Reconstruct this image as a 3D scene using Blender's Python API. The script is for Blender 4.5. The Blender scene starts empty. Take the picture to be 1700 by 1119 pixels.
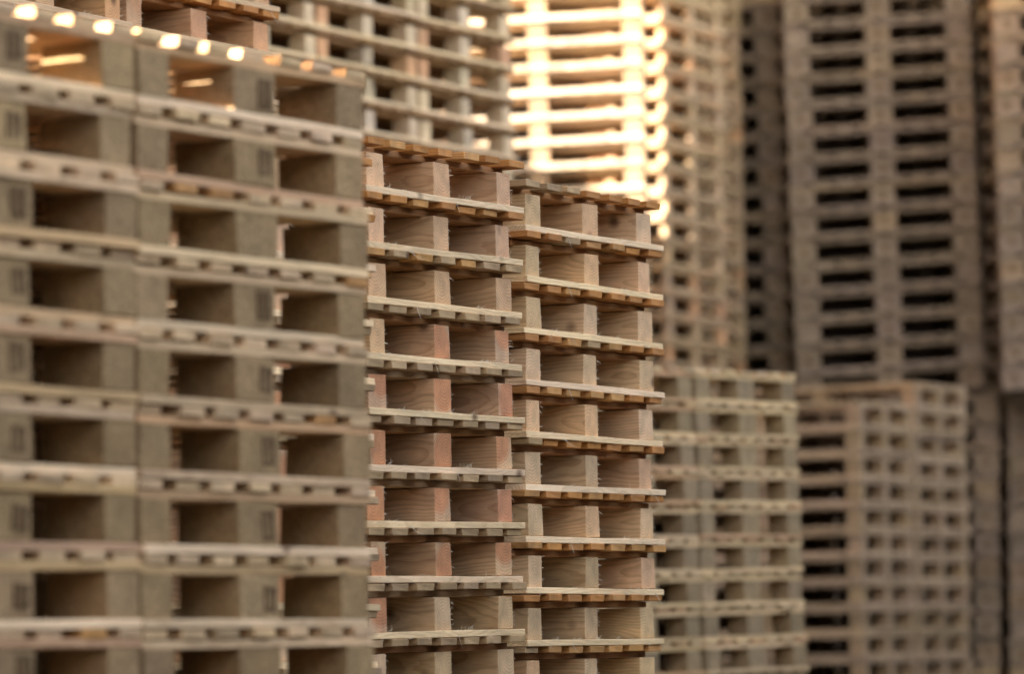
import bpy, bmesh, math, random
from mathutils import Vector, Matrix, Euler
random.seed(11)
scene = bpy.context.scene
COL = scene.collection
R = math.radians

# ------------------------------------------------------------------ camera
EYE = 0.30                                   # low viewpoint, long lens tilted slightly up
cam_d = bpy.data.cameras.new("camera")
cam = bpy.data.objects.new("camera", cam_d); COL.objects.link(cam)
scene.camera = cam
cam_d.sensor_width = 36.0
cam_d.lens = 7500.0 / 1700.0 * 36.0
cam_d.clip_start, cam_d.clip_end = 0.1, 600
th, rho = math.atan((1112 - 559.5) / 7500.0), 0.016
r0 = Vector((1, 0, 0)); u0 = Vector((0, -math.sin(th), math.cos(th))); fw = Vector((0, math.cos(th), math.sin(th)))
cr = r0 * math.cos(rho) - u0 * math.sin(rho); cu = u0 * math.cos(rho) + r0 * math.sin(rho)
m = Matrix((cr, cu, -fw)).transposed().to_4x4(); m.translation = (0, 0, EYE)
cam.matrix_world = m
cam_d.dof.use_dof = True
cam_d.dof.focus_distance = 12.35
cam_d.dof.aperture_fstop = 2.7
cam_d.dof.aperture_blades = 9

# ------------------------------------------------------------------ sky, sun, exposure
SUN_EL, SUN_AZ = R(21), R(20)                # azimuth: degrees in front of straight left
to_sun = Vector((-math.cos(SUN_AZ) * math.cos(SUN_EL), -math.sin(SUN_AZ) * math.cos(SUN_EL), math.sin(SUN_EL)))
w = bpy.data.worlds.new("World"); scene.world = w; w.use_nodes = True
nt = w.node_tree; nt.nodes.clear()
sky = nt.nodes.new("ShaderNodeTexSky"); sky.sky_type = 'NISHITA'; sky.sun_disc = False
sky.sun_elevation = SUN_EL; sky.sun_rotation = math.atan2(to_sun.x, to_sun.y)
sky.air_density = 0.7; sky.dust_density = 1.6; sky.ozone_density = 0.3
bg = nt.nodes.new("ShaderNodeBackground"); bg.inputs[1].default_value = 0.12
wo = nt.nodes.new("ShaderNodeOutputWorld")
warm = nt.nodes.new("ShaderNodeMix"); warm.data_type = 'RGBA'; warm.blend_type = 'MULTIPLY'; warm.inputs[0].default_value = 1.0
warm.inputs[7].default_value = (1.30, 1.0, 0.755, 1)      # warm evening haze
nt.links.new(sky.outputs[0], warm.inputs[6]); nt.links.new(warm.outputs[2], bg.inputs[0]); nt.links.new(bg.outputs[0], wo.inputs[0])
sd = bpy.data.lights.new("sun", 'SUN'); sd.energy = 2.8; sd.angle = R(0.53); sd.color = (1.0, 0.965, 0.91)
sun = bpy.data.objects.new("sun", sd); COL.objects.link(sun)
sun.rotation_euler = to_sun.to_track_quat('Z', 'Y').to_euler(); sun.location = (-8, -2, 9)
vs = scene.view_settings
scene.display_settings.display_device = 'sRGB'
vs.view_transform = 'Standard'; vs.look = 'None'; vs.gamma = 1.0; vs.use_curve_mapping = False
vs.exposure = 3.7
scene.cycles.use_denoising = True
scene.cycles.max_bounces = 5; scene.cycles.diffuse_bounces = 2

# ------------------------------------------------------------------ materials
def new_mat(name):
    mt = bpy.data.materials.new(name); mt.use_nodes = True
    t = mt.node_tree; t.nodes.clear()
    out = t.nodes.new("ShaderNodeOutputMaterial"); b = t.nodes.new("ShaderNodeBsdfPrincipled")
    t.links.new(b.outputs[0], out.inputs[0])
    return mt, t, b
class G:
    """tiny node-graph helper"""
    def __init__(s, t): s.t = t
    def val(s, sock, v):
        if hasattr(v, 'node') or isinstance(v, bpy.types.NodeSocket): s.t.links.new(v, sock)
        else: sock.default_value = v
    def math(s, op, a, b=0.0, c=0.0, clamp=False):
        n = s.t.nodes.new("ShaderNodeMath"); n.operation = op; n.use_clamp = clamp
        for i, v in enumerate((a, b, c)): s.val(n.inputs[i], v)
        return n.outputs[0]
    def vec(s, op, a, b=(0, 0, 0)):
        n = s.t.nodes.new("ShaderNodeVectorMath"); n.operation = op
        s.val(n.inputs[0], a); s.val(n.inputs[1], b)
        return n.outputs[1] if op in ('LENGTH', 'DOT_PRODUCT') else n.outputs[0]
    def sep(s, v):
        n = s.t.nodes.new("ShaderNodeSeparateXYZ"); s.val(n.inputs[0], v); return n.outputs
    def comb(s, x, y, z):
        n = s.t.nodes.new("ShaderNodeCombineXYZ")
        for i, v in enumerate((x, y, z)): s.val(n.inputs[i], v)
        return n.outputs[0]
    def noise(s, v, scale, detail=3.0, rough=0.55):
        n = s.t.nodes.new("ShaderNodeTexNoise"); s.val(n.inputs['Vector'], v)
        n.inputs['Scale'].default_value = scale; n.inputs['Detail'].default_value = detail; n.inputs['Roughness'].default_value = rough
        return n.outputs[0]
    def mix(s, f, a, b, mode='MIX'):
        n = s.t.nodes.new("ShaderNodeMix"); n.data_type = 'RGBA'; n.blend_type = mode
        s.val(n.inputs[0], f); s.val(n.inputs[6], a); s.val(n.inputs[7], b)
        return n.outputs[2]
    def ramp(s, f, stops):
        n = s.t.nodes.new("ShaderNodeValToRGB"); s.val(n.inputs[0], f); e = n.color_ramp.elements
        while len(e) < len(stops): e.new(0.5)
        for i, (p, c) in enumerate(stops): e[i].position = p; e[i].color = c
        return n.outputs[0]
def grey(v): return (v, v, v, 1)

def make_wood(name, axis, ring=0.0052, early=(0.66, 0.48, 0.295, 1), late=(0.42, 0.26, 0.135, 1), pith=0.05, dirt=0.35, bump=0.25, soften=0.5):
    """solid timber: growth rings round a wandering pith along AXIS ('x' or 'y'), so ends show rings and faces show grain.
    The object's colour tints it and the object's alpha says how much red heartwood it has."""
    mt, t, b = new_mat(name); g = G(t)
    tc = t.nodes.new("ShaderNodeTexCoord"); oi = t.nodes.new("ShaderNodeObjectInfo")
    rnd = oi.outputs['Random']
    r2 = g.math('FRACT', g.math('MULTIPLY', rnd, 17.31)); r3 = g.math('FRACT', g.math('MULTIPLY', rnd, 71.77)); r4 = g.math('FRACT', g.math('MULTIPLY', rnd, 233.1))
    p = tc.outputs['Object']
    x, y, z = g.sep(p)
    a, c = (x, y) if axis == 'x' else (y, x)          # a along the grain, c across
    al = g.math('ADD', a, g.math('MULTIPLY', rnd, 9.0))
    wander = g.comb(g.math('MULTIPLY', al, 2.2), g.math('MULTIPLY', r2, 30.0), 0.0)
    n1 = g.noise(wander, 1.0, 2.0)
    n2 = g.noise(g.vec('ADD', wander, (7.3, 3.1, 5.0)), 1.0, 2.0)
    cc = g.math('ADD', c, g.math('ADD', g.math('MULTIPLY', g.math('SUBTRACT', r3, 0.5), 2.2 * pith), g.math('MULTIPLY', g.math('SUBTRACT', n1, 0.5), 0.10)))
    zz = g.math('ADD', z, g.math('ADD', g.math('MULTIPLY', g.math('SUBTRACT', r4, 0.62), 3.0 * pith), g.math('MULTIPLY', g.math('SUBTRACT', n2, 0.5), 0.07)))
    fine = g.comb(g.math('MULTIPLY', al, 3.0), g.math('MULTIPLY', cc, 22.0), g.math('MULTIPLY', zz, 22.0))
    wob = g.math('MULTIPLY', g.math('SUBTRACT', g.noise(fine, 1.0, 3.0), 0.5), 0.016)
    rad = g.math('ADD', g.math('SQRT', g.math('ADD', g.math('MULTIPLY', cc, cc), g.math('MULTIPLY', zz, zz))), wob)
    ringv = g.math('FRACT', g.math('DIVIDE', rad, ring))
    rc = g.ramp(ringv, [(0.0, early), (0.45, early), (0.86, late), (0.97, late), (1.0, early)])
    soft = g.ramp(g.noise(g.comb(g.math('MULTIPLY', al, 2.0), g.math('MULTIPLY', c, 18.0), g.math('MULTIPLY', z, 18.0)), 1.0, 4.0), [(0.28, grey(0.74)), (0.72, grey(1.16))])
    colr = g.mix(1.0, g.mix(soften, rc, early), soft, 'MULTIPLY')
    # red heartwood round the pith
    heart = g.math('MULTIPLY', g.math('SUBTRACT', 1.0, oi.outputs['Alpha']), g.ramp(rad, [(0.0, grey(1)), (0.055, grey(1)), (0.075, grey(0))]))
    ny = g.math('ABSOLUTE', g.sep(tc.outputs['Normal'])[0 if axis == 'x' else 1])
    heart = g.math('MULTIPLY', heart, g.math('ADD', 0.2, g.math('MULTIPLY', ny, 0.8)))      # end grain drinks and reddens most
    colr = g.mix(heart, colr, g.mix(1.0, colr, (1.0, 0.67, 0.52, 1), 'MULTIPLY'))
    # fibres, saw marks
    fib = g.noise(g.comb(g.math('MULTIPLY', al, 25.0), g.math('MULTIPLY', c, 420.0), g.math('MULTIPLY', z, 420.0)), 1.0, 2.0)
    colr = g.mix(1.0, colr, g.ramp(fib, [(0.25, grey(0.86)), (0.75, grey(1.09))]), 'MULTIPLY')
    # knots
    vo = t.nodes.new("ShaderNodeTexVoronoi"); vo.inputs['Scale'].default_value = 5.5
    t.links.new(g.vec('ADD', p, g.comb(g.math('MULTIPLY', rnd, 40.0), g.math('MULTIPLY', r2, 40.0), g.math('MULTIPLY', r3, 40.0))), vo.inputs['Vector'])
    kd = g.math('ADD', vo.outputs['Distance'], g.math('MULTIPLY', g.math('SUBTRACT', fib, 0.5), 0.03))
    colr = g.mix(g.ramp(kd, [(0.05, grey(0.85)), (0.085, grey(0.45)), (0.14, grey(0))]), colr, (0.12, 0.06, 0.03, 1))
    # grey weather stains in soft patches
    st = g.noise(g.vec('ADD', p, g.comb(g.math('MULTIPLY', r4, 50.0), 3.0, g.math('MULTIPLY', rnd, 20.0))), 7.0, 4.0)
    colr = g.mix(g.math('MULTIPLY', g.ramp(st, [(0.5, grey(0)), (0.78, grey(1))]), dirt), colr, (0.16, 0.125, 0.09, 1))
    br = g.math('ADD', 0.86, g.math('MULTIPLY', r3, 0.26))
    colr = g.mix(1.0, colr, g.comb(br, br, g.math('MULTIPLY', br, g.math('ADD', 0.93, g.math('MULTIPLY', r2, 0.12)))), 'MULTIPLY')
    colr = g.mix(1.0, colr, oi.outputs['Color'], 'MULTIPLY')
    t.links.new(colr, b.inputs['Base Color'])
    b.inputs['Roughness'].default_value = 0.82; b.inputs['Specular IOR Level'].default_value = 0.25
    bp = t.nodes.new("ShaderNodeBump"); bp.inputs['Strength'].default_value = bump; bp.inputs['Distance'].default_value = 0.002
    t.links.new(g.math('ADD', fib, g.math('MULTIPLY', ringv, 0.5)), bp.inputs['Height']); t.links.new(bp.outputs[0], b.inputs['Normal'])
    return mt
def make_chip(name):
    mt, t, b = new_mat(name); g = G(t)
    tc = t.nodes.new("ShaderNodeTexCoord"); oi = t.nodes.new("ShaderNodeObjectInfo"); rnd = oi.outputs['Random']
    p = g.vec('ADD', tc.outputs['Object'], g.comb(g.math('MULTIPLY', rnd, 31.0), g.math('MULTIPLY', rnd, 57.0), 0.0))
    vo = t.nodes.new("ShaderNodeTexVoronoi"); vo.inputs['Scale'].default_value = 260.0; t.links.new(p, vo.inputs['Vector'])
    hue = g.ramp(g.sep(vo.outputs['Color'])[0], [(0.0, (0.24, 0.19, 0.13, 1)), (0.5, (0.34, 0.275, 0.19, 1)), (0.85, (0.41, 0.335, 0.24, 1)), (1.0, (0.50, 0.42, 0.31, 1))])
    big = g.ramp(g.noise(p, 14.0, 4.0), [(0.3, grey(0.82)), (0.7, grey(1.12))])
    colr = g.mix(1.0, hue, big, 'MULTIPLY')
    br = g.math('ADD', 0.88, g.math('MULTIPLY', rnd, 0.22))
    colr = g.mix(1.0, g.mix(1.0, colr, g.comb(br, br, br), 'MULTIPLY'), oi.outputs['Color'], 'MULTIPLY')
    t.links.new(colr, b.inputs['Base Color']); b.inputs['Roughness'].default_value = 0.9; b.inputs['Specular IOR Level'].default_value = 0.2
    bp = t.nodes.new("ShaderNodeBump"); bp.inputs['Strength'].default_value = 0.4; bp.inputs['Distance'].default_value = 0.002
    t.links.new(vo.outputs['Distance'], bp.inputs['Height']); t.links.new(bp.outputs[0], b.inputs['Normal'])
    return mt
def make_plain(name, c0, c1, scale, rough=0.9):
    mt, t, b = new_mat(name); g = G(t)
    tc = t.nodes.new("ShaderNodeTexCoord")
    n = g.noise(tc.outputs['Object'], scale, 6.0, 0.65)
    t.links.new(g.ramp(n, [(0.3, c0), (0.7, c1)]), b.inputs['Base Color']); b.inputs['Roughness'].default_value = rough; b.inputs['Specular IOR Level'].default_value = 0.12
    return mt
M_BX = make_wood("pine_board_across", 'x', ring=0.009, pith=0.09, dirt=0.2, soften=0.65)
M_BY = make_wood("pine_board_lengthwise", 'y', ring=0.0065, pith=0.07)
M_BLK = make_wood("pine_block", 'y', ring=0.0085, pith=0.03, dirt=0.24, soften=0.45)
M_CHIP = make_chip("pressed_chip_block")
M_FIB = make_plain("splinter_fibre", (0.60, 0.47, 0.31, 1), (0.76, 0.64, 0.46, 1), 30)
M_BURN = make_plain("burn_mark", (0.10, 0.055, 0.024, 1), (0.19, 0.115, 0.055, 1), 90)
M_YARD = make_plain("yard_asphalt", (0.045, 0.043, 0.04, 1), (0.085, 0.08, 0.072, 1), 1.7)
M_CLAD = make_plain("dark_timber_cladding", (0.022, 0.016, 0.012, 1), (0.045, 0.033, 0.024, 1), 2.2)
M_ROOF = make_plain("dark_metal_roof", (0.03, 0.03, 0.03, 1), (0.05, 0.05, 0.05, 1), 3)

# ------------------------------------------------------------------ mesh pieces
MESHES = {}
def board_mesh(lx, ly, lz, mat, var=0, bevel=0.0016, long='x', warp=0.0022, rough=0.0012):
    """one sawn piece, centred on its own origin: rough-cut along its length, a little warped, edges broken"""
    key = (round(lx, 4), round(ly, 4), round(lz, 4), mat.name, var)
    if key in MESHES: return MESHES[key]
    rg = random.Random(hash((round(lx * 1e4), round(ly * 1e4), round(lz * 1e4), len(mat.name), var)) & 0xffff)
    bm = bmesh.new(); bmesh.ops.create_cube(bm, size=1.0)
    L = lx if long == 'x' else ly
    cuts = 5 if L > 0.4 else 2
    ax = 0 if long == 'x' else 1
    es = [e for e in bm.edges if abs((e.verts[0].co - e.verts[1].co)[ax]) > 0.5]
    bmesh.ops.subdivide_edges(bm, edges=es, cuts=cuts, use_grid_fill=False)
    ph, ph2, k = rg.uniform(0, 6.28), rg.uniform(0, 6.28), rg.uniform(0.6, 1.3)
    w_ = warp if L > 0.4 else 0.0
    for v in bm.verts:
        s = v.co[ax]
        v.co.x *= lx; v.co.y *= ly; v.co.z *= lz
        v.co.z += w_ * math.sin(3.1 * k * s + ph) * 0.6
        v.co[1 - ax] += w_ * math.sin(2.4 * k * s + ph2)
        for i in range(3): v.co[i] += rg.uniform(-rough, rough) * (2.2 if i == ax else 0.7)
    bmesh.ops.bevel(bm, geom=[e for e in bm.edges if len(e.link_faces) == 2 and e.calc_face_angle(0) > 0.8], offset=bevel, segments=1, affect='EDGES')
    me = bpy.data.meshes.new("piece"); bm.to_mesh(me); bm.free(); me.materials.append(mat)
    MESHES[key] = me
    return me
def splinter_mesh(W, hp, bl, bw, blk_u, seed):
    """torn fibres left by the saw on the front block edges and on the lower front board"""
    rg = random.Random(seed); bm = bmesh.new()
    def hair(p, d, ln, wd):
        d = d.normalized(); s = d.cross(Vector((0.3, 0.9, 0.2))).normalized(); q = d.cross(s)
        pts = []
        bend = Vector((rg.uniform(-.5, .5), rg.uniform(-.3, .1), rg.uniform(-.7, .3))) * ln
        rings = []
        for i, (f, r) in enumerate(((0, 1.0), (0.5, 0.75), (1.0, 0.15))):
            c = p + d * ln * f + bend * f * f
            rings.append([bm.verts.new(c + (s * math.cos(a) + q * math.sin(a)) * wd * r) for a in (0, 2.1, 4.2)])
        for a, b_ in zip(rings, rings[1:]):
            for i in range(3): bm.faces.new((a[i], a[(i + 1) % 3], b_[(i + 1) % 3], b_[i]))
        bm.faces.new(rings[-1])
    zb = BB + 0.003
    for u in blk_u:
        for k in range(rg.randint(7, 13)):                      # right-hand edge of the block's end
            z = rg.uniform(zb, zb + bl)
            hair(Vector((u + bw / 2 - 0.001, rg.uniform(0.0, 0.012), z)), Vector((1, rg.uniform(-.9, .1), rg.uniform(-.5, .5))), rg.uniform(0.004, 0.013), rg.uniform(0.0007, 0.0014))
        for k in range(rg.randint(0, 3)):
            hair(Vector((u + rg.uniform(-.4, .4) * bw, 0.0, zb + rg.uniform(0, bl))), Vector((rg.uniform(-.6, .9), -1, rg.uniform(-.4, .5))), rg.uniform(0.003, 0.008), 0.0006)
    for c in range(rg.randint(2, 4)):                           # tufts on top of the lower board
        cx = rg.uniform(0.02, W - 0.05); wdt = rg.uniform(0.03, 0.10)
        for k in range(rg.randint(6, 16)):
            hair(Vector((cx + rg.uniform(0, wdt), rg.uniform(-0.012, 0.004), BB - 0.001)), Vector((rg.uniform(-1.2, 1.2), rg.uniform(-.9, .2), rg.uniform(.2, 1.0))), rg.uniform(0.005, 0.022), rg.uniform(0.0005, 0.0009))
    for k in range(rg.randint(10, 18)):                         # along both edges of the lower board
        hair(Vector((rg.uniform(0, W), -0.0195, rg.choice((0.001, BB - 0.001)))), Vector((rg.uniform(-1, 1), -.8, rg.uniform(-.8, .6))), rg.uniform(0.003, 0.009), 0.0008)
    if rg.random() < 0.5:                                       # one long hanging shaving
        hair(Vector((rg.uniform(0.1, W + 0.03), -0.019, 0.004)), Vector((rg.uniform(.1, .8), -.3, -1)), rg.uniform(0.02, 0.05), 0.0011)
    me = bpy.data.meshes.new("splinters"); bm.to_mesh(me); bm.free(); me.materials.append(M_FIB)
    return me

# ------------------------------------------------------------------ pallet kinds
BB, ST, DK = 0.018, 0.018, 0.019             # bottom board, stringer board, deck board thickness (x hp/0.144)
KINDS = {}
def kind(name, W, D, bw, bd, ndeck, dw, over_u, over_v, chip=False, skids=False, splinters=False, bwc=None, stamp=False, recess=0.02, bdm=None, side=False):
    KINDS[name] = dict(W=W, D=D, bw=bw, bd=bd, nd=ndeck, dw=dw, ou=over_u, ov=over_v, chip=chip, skids=skids, spl=splinters, bwc=bwc or bw, stamp=stamp, recess=recess, bdm=bdm or bd, side=side)
kind("sharp",   0.80, 1.20, 0.088, 0.175, 7, 0.088, 0.036, 0.018, splinters=True)
kind("narrow",  0.80, 0.80, 0.088, 0.175, 7, 0.088, 0.036, 0.018, splinters=True)
kind("slim",    0.80, 1.20, 0.080, 0.092, 7, 0.104, 0.018, 0.012)
kind("chip",    0.80, 1.20, 0.100, 0.145, 7, 0.077, 0.004, 0.003, chip=True, bwc=0.145, stamp=True, recess=0.0)
kind("chipfar", 0.80, 1.20, 0.105, 0.100, 7, 0.084, 0.008, 0.006, chip=True, bwc=0.135, recess=0.0)
kind("long",    1.20, 0.42, 0.105, 0.100, 11, 0.109, 0.004, 0.018, recess=0.012)
kind("plain",   0.80, 1.20, 0.082, 0.085, 7, 0.084, 0.006, 0.006, skids=True, recess=0.0, side=True)
kind("edge",    0.76, 0.84, 0.070, 0.040, 7, 0.084, 0.060, 0.014, skids=True, recess=0.0, bdm=0.17)
kind("shallow", 0.80, 0.42, 0.080, 0.140, 7, 0.084, 0.006, 0.006, skids=True, recess=0.0)
kind("wide",    1.00, 1.20, 0.130, 0.145, 8, 0.096, 0.006, 0.008, recess=0.0)

def layout(k):
    """list of (part name, role, centre, size, grain axis, row) in the pallet's own frame: x along its face, y into depth, z up"""
    K = KINDS[k]; W, D = K['W'], K['D']; out = []
    bh = 0.144 - BB - ST - DK
    ys = [K['bd'] / 2, D / 2, D - K['bd'] / 2]
    xs = [(K['bw'] / 2, K['bw']), (W / 2, K['bwc']), (W - K['bw'] / 2, K['bw'])]
    bwid = 0.098
    by = [bwid / 2 - K['ov'], D / 2, D - bwid / 2 + K['ov']]
    for i, y in enumerate(by):
        out.append(("bottom_board", "bottom", (W / 2, y, BB / 2), (W + 2 * K['ou'], bwid, BB - 0.0006), 'x', i))
    if K['skids']:
        gap = (by[1] - by[0]) - bwid - 0.004
        for y in ((by[0] + by[1]) / 2, (by[1] + by[2]) / 2):
            for x in (0.05 - K['ou'], W - 0.05 + K['ou']):
                out.append(("bottom_board", "bottom", (x, y, BB / 2), (0.098, gap, BB - 0.0006), 'y', 3))
    for i, y in enumerate(ys):
        for j, (x, bw) in enumerate(xs):
            out.append(("block", "block", (x, y, BB + bh / 2), (bw, K['bdm'] if i == 1 else K['bd'], bh - 0.0006), 'y', i * 3 + j))
    for i, y in enumerate(ys):
        yy = y + (K['recess'] if i == 0 else -K['recess'] if i == 2 else 0)
        out.append(("stringer_board", "stringer", (W / 2, yy + (0.012 if i == 0 and K['recess'] else 0) - (K['bd'] - 0.1) / 2 * (1 if i == 0 else -1 if i == 2 else 0), BB + bh + ST / 2), (W + 2 * K['ou'] - (0.03 if K['recess'] else 0), 0.1, ST - 0.0006), 'x', i))
    if K['side']:                            # boards along both long sides, between the cross boards
        for y0, y1 in ((ys[0] + 0.054 + (0.1 - K['bd']) / 2 , D / 2 - 0.054), (D / 2 + 0.054, ys[2] - 0.054 - (0.1 - K['bd']) / 2)):
            for x in (0.05 - K['ou'], W - 0.05 + K['ou']):
                out.append(("stringer_board", "stringer", (x, (y0 + y1) / 2, BB + bh + ST / 2), (0.098, y1 - y0, ST - 0.0006), 'y', 3))
    n = K['nd']; a, b = K['dw'] / 2 - K['ou'], W - K['dw'] / 2 + K['ou']
    for i in range(n):
        out.append(("deck_board", "deck", (a + (b - a) * i / (n - 1), D / 2, 0.144 - DK / 2), (K['dw'], D + 2 * K['ov'], DK - 0.0006), 'y', i))
    return out
LAY = {k: layout(k) for k in KINDS}
SPL = {}
def spl_mesh(k, v):
    if (k, v) not in SPL:
        K = KINDS[k]; W = K['W']
        SPL[(k, v)] = splinter_mesh(W, 0.144, 0.144 - BB - ST - DK - 0.006, K['bw'], (K['bw'] / 2, W / 2, W - K['bw'] / 2), v * 7 + 5)
    return SPL[(k, v)]
def stamp_mesh():
    """dark scorched marking: a frame with three bars, burnt into the block's end"""
    if 'stamp' in MESHES: return MESHES['stamp']
    bm = bmesh.new(); rg = random.Random(4)
    def q(x0, z0, x1, z1):
        mm = Matrix.Translation(((x0 + x1) / 2, 0, (z0 + z1) / 2)) @ Matrix.Diagonal((x1 - x0, 0.0016, z1 - z0, 1))
        bmesh.ops.create_cube(bm, size=1.0, matrix=mm)
    w_, h_ = 0.024, 0.030
    q(-w_, -h_, w_, -h_ + 0.008); q(-w_, h_ - 0.008, w_, h_); q(-w_, -h_ + 0.008, -w_ + 0.012, h_ - 0.008); q(w_ - 0.012, -h_ + 0.008, w_, h_ - 0.008)
    q(-0.005, -h_ + 0.008, 0.006, h_ - 0.008)
    me = bpy.data.meshes.new("stamp"); bm.to_mesh(me); bm.free(); me.materials.append(M_BURN); MESHES['stamp'] = me
    return me
PROTO = {}
def proto(k):
    """the first pallet of a kind, built part by part (never linked itself; copied below)"""
    if k in PROTO: return PROTO[k]
    K = KINDS[k]; parts = []
    for (nm, role, c, sz, ax, idx) in LAY[k]:
        mat = M_CHIP if (role == 'block' and K['chip']) else M_BLK if role == 'block' else M_BX if ax == 'x' else M_BY
        mes = [board_mesh(*sz, mat, v, long=ax if role != 'block' else 'y') for v in range(4)]
        o = bpy.data.objects.new(nm, mes[0]); o.location = c
        parts.append((o, role, idx, mes))
    PROTO[k] = parts
    return parts
# ------------------------------------------------------------------ tints (r, g, b, 1 - redness)
def jit(c, s, rg):
    f = 1 + rg.uniform(-s, s)
    return (c[0] * f, c[1] * f * (1 + rg.uniform(-.015, .012)), c[2] * f * (1 + rg.uniform(-.05, .03)), c[3])
PALE = (1.50, 1.41, 1.26, 1); CREAM = (1.12, 1.0, 0.87, 1); PINK = (1.18, 0.99, 0.86, 0.85); RED = (1.06, 0.90, 0.80, 0.1)
ORANGE = (0.86, 0.50, 0.22, 1); AMBER = (0.92, 0.62, 0.32, 1); GREYW = (0.76, 0.66, 0.53, 1); BROWN = (0.62, 0.40, 0.24, 1)
ROSE = (1.02, 0.82, 0.68, 0.6); WEATH = (0.41, 0.39, 0.395, 1); BLUE = (0.86, 0.86, 0.88, 1); CHIPT = (1.04, 0.80, 0.53, 1)
def tint(style, role, idx, row, rg):
    n = rg.random()
    if style == 'mid':                       # sharp middle stack
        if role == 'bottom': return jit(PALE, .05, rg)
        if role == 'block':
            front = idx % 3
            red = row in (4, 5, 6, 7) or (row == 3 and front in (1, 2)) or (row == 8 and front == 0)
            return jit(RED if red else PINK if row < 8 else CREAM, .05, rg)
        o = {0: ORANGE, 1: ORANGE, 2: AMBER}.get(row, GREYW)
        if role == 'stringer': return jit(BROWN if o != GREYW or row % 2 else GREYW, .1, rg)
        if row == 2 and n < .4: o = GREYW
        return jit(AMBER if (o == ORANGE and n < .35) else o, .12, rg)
    if style == 'right':                     # sharp right stack
        if role == 'bottom': return jit(PALE, .05, rg)
        if role == 'block': return jit(PINK if n < .35 else CREAM, .05, rg)
        if role == 'stringer': return jit(BROWN, .1, rg)
        if row == 0: return jit(GREYW if idx < 3 else ORANGE, .1, rg)
        return jit(ORANGE if n < .55 else AMBER if n < .9 else GREYW, .12, rg)
    if style == 'tall_red':                  # reddish stack above the near one
        return jit({'bottom': CREAM, 'block': ROSE, 'stringer': BROWN, 'deck': ORANGE}[role], .1, rg)
    if style == 'near':                      # chipboard-block stacks
        if role == 'block': return jit(CHIPT, .06, rg)
        if role == 'deck': return jit(AMBER if n < .04 else CREAM, .12, rg)
        return jit(ROSE if n < .14 else (1.06, .90, .68, 1) if n < .4 else PALE if n < .7 else CREAM, .10, rg)
    if style == 'tan':
        if role == 'block': return jit((1.0, .84, .63, 1), .08, rg)
        return jit((1.05, .84, .68, 1) if n < .2 else (1.16, 1.07, .90, 1), .08, rg)
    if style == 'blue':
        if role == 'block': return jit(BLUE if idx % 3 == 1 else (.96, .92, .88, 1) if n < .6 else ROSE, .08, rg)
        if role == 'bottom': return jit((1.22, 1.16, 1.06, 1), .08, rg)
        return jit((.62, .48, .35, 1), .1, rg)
    if style == 'sunlit': return jit((0.66, .60, .54, 1) if role == 'block' else (1.16, 1.18, 1.26, 1), .05, rg)  # boards tinted white to stand for sun glare, blocks kept duller
    if style == 'dusk':                      # plain weathering pine
        return jit((0.82, 0.74, 0.66, 1) if n < .85 else ROSE, .08, rg)
    if style == 'warm': return jit((0.80, 0.74, 0.70, 1) if role != 'block' else (0.62, 0.555, 0.49, 1), .08, rg)
    return jit(WEATH if n < .85 else (0.46, 0.415, 0.385, 1), .1, rg)   # 'grey'

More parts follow.
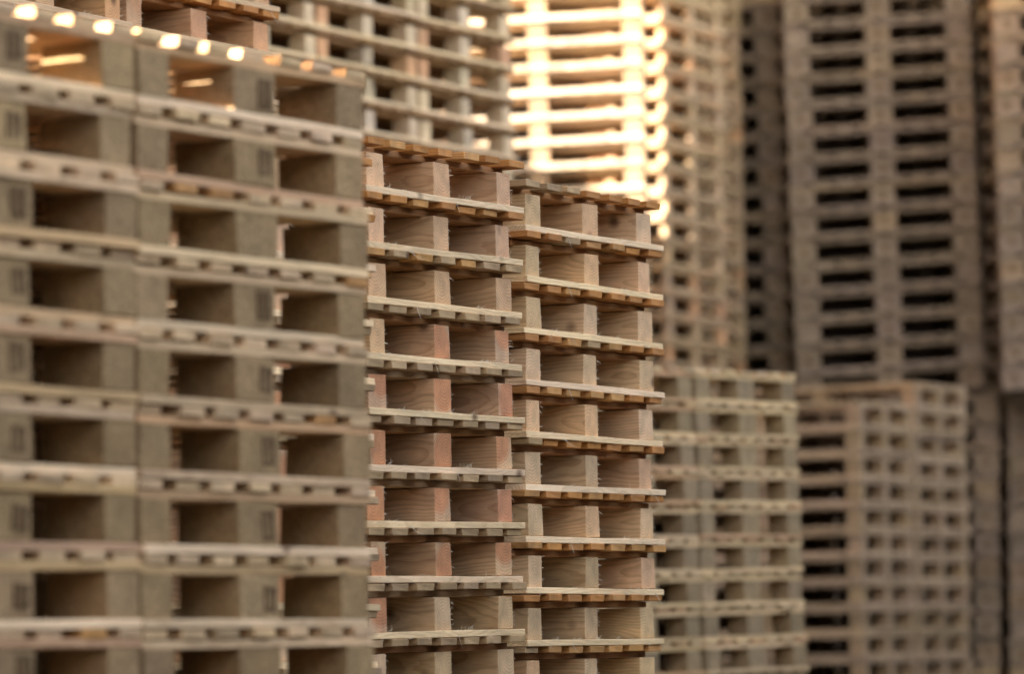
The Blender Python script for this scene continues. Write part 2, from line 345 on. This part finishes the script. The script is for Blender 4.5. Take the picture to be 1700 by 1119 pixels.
ORD = ["top", "second", "third", "fourth", "fifth", "sixth", "seventh", "eighth", "ninth", "tenth", "eleventh", "twelfth", "thirteenth", "fourteenth", "fifteenth",
       "sixteenth", "seventeenth", "eighteenth", "nineteenth", "twentieth", "twenty-first", "twenty-second", "twenty-third", "twenty-fourth", "twenty-fifth",
       "twenty-sixth", "twenty-seventh", "twenty-eighth", "twenty-ninth", "thirtieth", "thirty-first", "thirty-second"]
PALLETS = 0
HIDDEN = []
def stack(X, Y, ztop, yaw, k, style, desc, group, nvis, tilt=0.0, shear=0.0, hp=0.144, look="", cut=False, hide_from=None, jx=0.005, jr=0.35, zbase=0.0, looks=None, seed=0, above=0):
    """pallets piled from zbase up to ztop; the NVIS upper ones get all their parts, those hidden below are one mesh each"""
    global PALLETS
    K = KINDS[k]; rg = random.Random(seed * 97 + int(abs(X) * 1000) + int(Y * 100))
    d = Vector((math.cos(yaw), math.sin(yaw), 0)); s = hp / 0.144
    zs = []; z = ztop
    for i in range(nvis):
        z -= hp; zs.append((z, s))
    nh = max(0, round((z - zbase) / hp))
    if nh:
        hh = (z - zbase) / nh
        for i in range(nh):
            z -= hh; zs.append((z, hh / 0.144))
    if cut: above = max(above, 1)  # course above the view, added to stop light falling in from the top
    for i, (z, sz) in [(-a, (ztop + (a - 1) * hp, s)) for a in range(1, above + 1)] + list(enumerate(zs)):
        off = shear * (z - ztop)
        base = Vector((X, Y, z)) + d * (off + rg.uniform(-jx, jx)) + Vector((-d.y, d.x, 0)) * rg.uniform(-jx, jx)
        rot = (0, -tilt, yaw + R(rg.uniform(-jr, jr)))
        lk = (looks or {}).get(i, look)
        if cut: lab = f"{lk} pallet {'first' if i == 0 else ORD[i]} from photo's top edge in {desc}"
        else: lab = f"{lk} pallet, {ORD[i]} of {desc}" if i else f"{lk} pallet on top of {desc}"
        if not 0 <= i < nvis:
            HIDDEN.append((k, tint(style, 'deck', 0, max(i, 0), rg), Matrix.LocRotScale(base, Euler(rot, 'XYZ'), Vector((s, s, sz))))); continue
        root = bpy.data.objects.new("pallet", None); root.empty_display_size = 0.2
        COL.objects.link(root)
        root.location = base; root.rotation_mode = 'XYZ'; root.rotation_euler = rot; root.scale = (s, s, sz)
        root["label"] = lab; root["category"] = "pallet"; root["group"] = group
        PALLETS += 1
        near = K['spl']
        for (src, role, idx, mes) in proto(k):
            o = src.copy(); o.data = mes[rg.randrange(4)]; COL.objects.link(o); o.parent = root
            o.color = tint(style, role, idx, i, rg)
            j = 1.0 if near else 0.8
            if role == 'deck':
                o.location.x += rg.uniform(-.006, .006) * j; o.location.y += rg.uniform(-.006, .006) * j; o.rotation_euler.z = R(rg.uniform(-.25, .25)); o.scale.x = rg.uniform(.92, 1.06)
            elif role == 'block':
                o.location.x += rg.uniform(-.003, .003) * j; o.location.y += rg.uniform(-.002, .003); o.rotation_euler.z = R(rg.uniform(-.8, .8)); o.scale.x = rg.uniform(.96, 1.03)
            else:
                o.location.x += rg.uniform(-.006, .006) * j; o.location.y += rg.uniform(-.003, .003); o.rotation_euler.z = R(rg.uniform(-.2, .2)); o.rotation_euler.y = R(rg.uniform(-.12, .12))
            if role == 'block' and K['stamp'] and ((idx == 1 and (not K['chip'] or rg.random() < .8)) or (idx < 3 and not K['chip'] and rg.random() < .75)):
                st = bpy.data.objects.new("burn_stamp", stamp_mesh()); COL.objects.link(st); st.parent = o
                if not K['chip']: st.scale = (.7, 1, .8)
                st.location = ((0.034 if K['chip'] else 0) + rg.uniform(-.007, .005), -K['bd'] / 2 - 0.0002, rg.uniform(-.006, .006)); st.rotation_euler.y = R(rg.uniform(-6, 6)); st.scale.z *= rg.uniform(.8, 1.05)
        if near:
            sp = bpy.data.objects.new("splinters", spl_mesh(k, rg.randrange(6))); COL.objects.link(sp); sp.parent = root; sp["kind"] = "stuff"

# ------------------------------------------------------------------ the yard, and a shed and fence added to block light
def box_obj(name, boxes, mat, parent=None):
    bm = bmesh.new()
    for (x0, y0, z0, x1, y1, z1) in boxes:
        bmesh.ops.create_cube(bm, size=1.0, matrix=Matrix.Translation(((x0 + x1) / 2, (y0 + y1) / 2, (z0 + z1) / 2)) @ Matrix.Diagonal((x1 - x0, y1 - y0, z1 - z0, 1)))
    me = bpy.data.meshes.new(name); bm.to_mesh(me); bm.free(); me.materials.append(mat)
    o = bpy.data.objects.new(name, me); COL.objects.link(o)
    if parent: o.parent = parent
    return o
bm = bmesh.new(); bmesh.ops.create_grid(bm, x_segments=60, y_segments=60, size=300)
me = bpy.data.meshes.new("yard"); bm.to_mesh(me); bm.free(); me.materials.append(M_YARD)
yard = bpy.data.objects.new("ground", me); COL.objects.link(yard); yard["kind"] = "structure"; yard["label"] = "dark asphalt storage yard under the pallet stacks"

SX, SH = -2.95, 9.6                           # inner face and height of the side wall added to block the sun
SUN_GAPS = ((6.2, 8.1, 2.05, 3.3), (24.2, 25.8, 4.45, 5.85))   # gaps shaped to pass sun onto chosen stacks: from, to, sill, lintel
shed = bpy.data.objects.new("timber_shed", None); COL.objects.link(shed); shed.location = (-3, 33, 0)  # invented shed, added to block sun and sky
shed["label"] = "added dark shed blocking sun and sky, standing for shade in the gaps"; shed["category"] = "shed"
inv = Matrix.Translation((3, -33, 0))
def shed_part(name, boxes, mat):
    o = box_obj(name, boxes, mat, shed); o.matrix_parent_inverse = inv
    return o
planks = []; y = -6.0; i = 0
cuts = sorted([v for a, b, _, _ in SUN_GAPS for v in (a, b)] + [33.0])
while y < 32.99:
    y1 = min([c for c in cuts if c > y + 1e-6] + [33.0]); y1 = min(y1, y + 0.2)
    spans = [(0.0, SH)]
    for a, b, z0, z1 in SUN_GAPS:
        if a - 1e-6 <= y < b - 1e-6: spans = [(0.0, z0), (z1, SH)]
    for z0, z1 in spans: planks.append((SX - 0.10, y, z0, SX + (0.02 if i % 2 else 0.0), y1, z1))
    y = y1; i += 1
shed_part("side_wall", planks, M_CLAD)  # added wall that keeps the sun off most stacks
shed_part("back_wall", [(-9 + 0.3 * j, 33.0 - (0.02 if j % 2 else 0), 0, -8.7 + 0.3 * j, 33.2, 7.0) for j in range(64)], M_CLAD)  # added dark backdrop standing for shade in the gaps
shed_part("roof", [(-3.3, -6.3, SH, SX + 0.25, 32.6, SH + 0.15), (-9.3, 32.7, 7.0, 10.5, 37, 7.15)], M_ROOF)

fence = bpy.data.objects.new("board_fence", None); COL.objects.link(fence); fence.location = (9, 5, 0)  # invented fence, added to cut low sky light into the openings
fence["label"] = "added tall dark fence out of view, blocking low sky light"; fence["category"] = "fence"
o = box_obj("fence_boards", [(9.0 - (0.02 if j % 2 else 0), -9 + 0.25 * j, 0, 9.06, -8.75 + 0.25 * j, 4.4) for j in range(168)] + [(-2.9 + 0.25 * j, -9.06, 0, -2.65 + 0.25 * j, -9.0 + (0.02 if j % 2 else 0), 6.2) for j in range(48)], M_CLAD, fence)
o.matrix_parent_inverse = Matrix.Translation((-9, -5, 0))

# ------------------------------------------------------------------ the stacks
Y60 = R(59.2); dA = Vector((math.cos(Y60), math.sin(Y60)))
def far(s, x, y, z): return (x * s, y * s, EYE + (z - EYE) * s)
stack(-0.711, 8.595, 1.538, Y60, "chip", "near", "the blurred near stack beside the sharp stacks", "pallets of the near right-hand column", 9, tilt=.0043, shear=-.0034, look="chipboard-block", seed=1)
stack(-0.711 - .815 * dA.x, 8.595 - .815 * dA.y, 1.538, Y60, "chip", "near", "the blurred near stack at the left border", "pallets of the near left-hand column", 9, tilt=.0043, shear=-.0034, look="chipboard-block", seed=2)
vA = Vector((-dA.y, dA.x))
for j in range(2):  # unseen stacks added to keep skylight out of the near openings
    stack(-0.711 - .815 * j * dA.x + 1.3 * vA.x, 8.595 - .815 * j * dA.y + 1.3 * vA.y, 1.45, Y60, "chip", "near", ("the light-blocking stack added behind the near one", "the light-blocking stack added behind the left border one")[j], ("pallets of the first added row", "pallets of the second added row")[j], 0, look="chipboard-block", seed=30 + j)
mid_looks = {0: "orange-decked", 1: "pale pine and orange", 2: "pale pine and orange", 3: "half red-blocked", 4: "red-blocked", 5: "red-blocked", 6: "red-blocked", 7: "red-blocked", 8: "one-red-block"}
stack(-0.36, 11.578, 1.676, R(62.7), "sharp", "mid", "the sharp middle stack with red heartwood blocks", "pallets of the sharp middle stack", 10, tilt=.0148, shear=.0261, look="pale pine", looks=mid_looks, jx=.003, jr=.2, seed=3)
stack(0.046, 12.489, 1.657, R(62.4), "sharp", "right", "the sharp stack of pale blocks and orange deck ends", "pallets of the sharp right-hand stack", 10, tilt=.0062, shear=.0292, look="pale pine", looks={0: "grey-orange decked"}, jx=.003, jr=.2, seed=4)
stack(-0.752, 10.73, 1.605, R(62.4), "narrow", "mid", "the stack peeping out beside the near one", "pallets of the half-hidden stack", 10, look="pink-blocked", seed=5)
stack(-1.103, 12.998, 2.310 + .144, R(62), "sharp", "tall_red", "the reddish stack above the near one", "pallets of the tall reddish stack", 3, tilt=.01, look="reddish", cut=True, seed=6)
stack(-1.103 - .835 * .469, 12.998 - .835 * .883, 2.310 + .144, R(62), "sharp", "tall_red", "the reddish stack near the left corner", "pallets of the reddish corner stack", 3, tilt=.01, look="reddish", cut=True, seed=7)
YE = R(58.5); dE = Vector((math.cos(YE), math.sin(YE)))
for j, (nm, gp) in enumerate((("the blue-grey stack next to sunlit boards", "pallets of the first blue-grey stack"), ("the middle one of the blue-grey stacks", "pallets of the second blue-grey stack"), ("the blue-grey stack touching the reddish one", "pallets of the third blue-grey stack"))):
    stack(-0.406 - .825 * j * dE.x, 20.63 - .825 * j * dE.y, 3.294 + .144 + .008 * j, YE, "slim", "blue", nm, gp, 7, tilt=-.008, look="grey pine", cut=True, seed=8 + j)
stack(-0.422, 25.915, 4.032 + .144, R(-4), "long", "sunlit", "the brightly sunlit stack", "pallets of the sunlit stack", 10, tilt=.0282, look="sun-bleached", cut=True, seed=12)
Y2 = R(61.6); q = 1.032; d2 = Vector((math.cos(Y2), math.sin(Y2)))
x2, y2, z2 = far(q, 0.906, 26.068, 4.068 + .144)
stack(x2, y2, z2, Y2, "edge", "dusk", "the shaded stack beside the sunlit one", "pallets of the shaded stack", 17, tilt=-.012, hp=.144 * q, look="plain pine", cut=True, above=6, seed=13)  # extra courses above the view, added to block stray sun
stack(x2 + .845 * d2.x - .285 * d2.y, y2 + .845 * d2.y + .285 * d2.x, z2, Y2, "shallow", "dusk", "the narrow strip left of square holes", "pallets of the half-hidden shaded stack", 17, tilt=-.012, hp=.144 * q, look="plain pine", cut=True, above=6, seed=14)  # here too, added upper courses hold back leaking sun
def wide(s, x, y, z, desc, group, n, **kw):
    KINDS_S = f"wide{s}"
    if KINDS_S not in KINDS:
        kind(KINDS_S, 1.0, 1.20, 0.130, 0.145, 8, 0.096, 0.006, 0.008, recess=0.0, stamp=True); LAY[KINDS_S] = layout(KINDS_S)
    x, y, z = far(s, x, y, z)
    stack(x, y, z, R(3), KINDS_S, "grey", desc, group, n, look="weathered grey", hp=.144 * s, **kw)
wide(1.188, 0.467, 24.181, 3.683 + .144, "the strip with square dark holes", "pallets of the grey stack with square holes", 15, tilt=.055, shear=-.0231, cut=True, seed=15)
ZD, ZI = EYE + (1.703 - EYE) * 1.18, EYE + (1.712 - EYE) * 1.18
wide(1.18, 1.481, 23.973, 3.719 + .144, "the big grey stack", "pallets of the big grey stack", 15, tilt=.055, shear=-.0185, cut=True, seed=16, zbase=ZD)
wide(1.18, 2.567, 23.592, 3.584 + .144, "the stack at the right border", "pallets of the border stack", 14, tilt=.05, shear=-.0012, cut=True, seed=17, zbase=ZI)
wide(1.18, 1.587, 23.927, 1.701, "the dim lower pile under the big grey stack", "pallets of the lower grey pile", 10, tilt=.03, shear=.0191, seed=18)
wide(1.18, 2.635, 23.957, 1.710, "the dim lower pile at the right border", "pallets of the lower border pile", 10, tilt=.03, shear=.0143, seed=19)
YG = R(55); dG = Vector((math.cos(YG), math.sin(YG)))
stack(0.774, 19.087, 1.558 + .0, YG, "chipfar", "tan", "the low stack just right of the sharp ones", "pallets of the low stack", 9, tilt=.0187, shear=-.0347, look="tan chipboard-block", seed=20)
stack(0.774 - .83 * dG.x, 19.087 - .83 * dG.y, 1.543 + .0, YG, "chipfar", "tan", "the low stack peeping past the sharp right one", "pallets of the low half-hidden stack", 9, tilt=.0187, shear=-.0347, look="tan chipboard-block", seed=21)
stack(1.937, 25.279, 1.777, R(63.6), "plain", "warm", "the small stack between low and taller twin", "pallets of the far left-hand twin stack", 11, tilt=.009, look="pale pine", seed=22)
stack(2.320, 26.095, 1.925, R(63), "plain", "warm", "the small stack right of its lower twin", "pallets of the far right-hand twin stack", 12, tilt=.009, look="pale pine", seed=23)
# every pallet the photo shows nothing of (lower courses, and courses added above and behind to block light) as one object
hm = [M_BX, M_BY, M_BLK, M_CHIP]; vv, ff, fm = [], [], []
CQ = [(0, 1, 3, 2), (4, 6, 7, 5), (0, 4, 5, 1), (2, 3, 7, 6), (0, 2, 6, 4), (1, 5, 7, 3)]
for k, tn, mw in HIDDEN:
    for (nm, role, c, sz, ax, idx) in LAY[k]:
        n0 = len(vv)
        for a in (-.5, .5):
            for b in (-.5, .5):
                for d_ in (-.5, .5): vv.append(mw @ Vector((c[0] + a * sz[0], c[1] + b * sz[1], c[2] + d_ * sz[2])))
        for q_ in CQ: ff.append([n0 + t for t in q_]); fm.append((3 if KINDS[k]['chip'] else 2) if role == 'block' else 0 if ax == 'x' else 1)
me = bpy.data.meshes.new("pallet_courses"); me.from_pydata(vv, [], ff); me.polygons.foreach_set("material_index", fm); me.update()
for m_ in hm: me.materials.append(m_)
o = bpy.data.objects.new("pallet_courses", me); COL.objects.link(o); o["kind"] = "stuff"; o.color = (.8, .72, .6, 1)
o["label"] = "hidden wooden pallet courses below the stacks, with light-blocking courses added above and behind"; o["category"] = "pallets"
print("hidden", len(HIDDEN))
import re as _re
for o in scene.objects:
    l = o.get("label")
    if l and len(_re.findall(r"[A-Za-z0-9'-]+", l)) > 16: print("LONG", l)
print("pallets", PALLETS, "objects", len(bpy.data.objects))
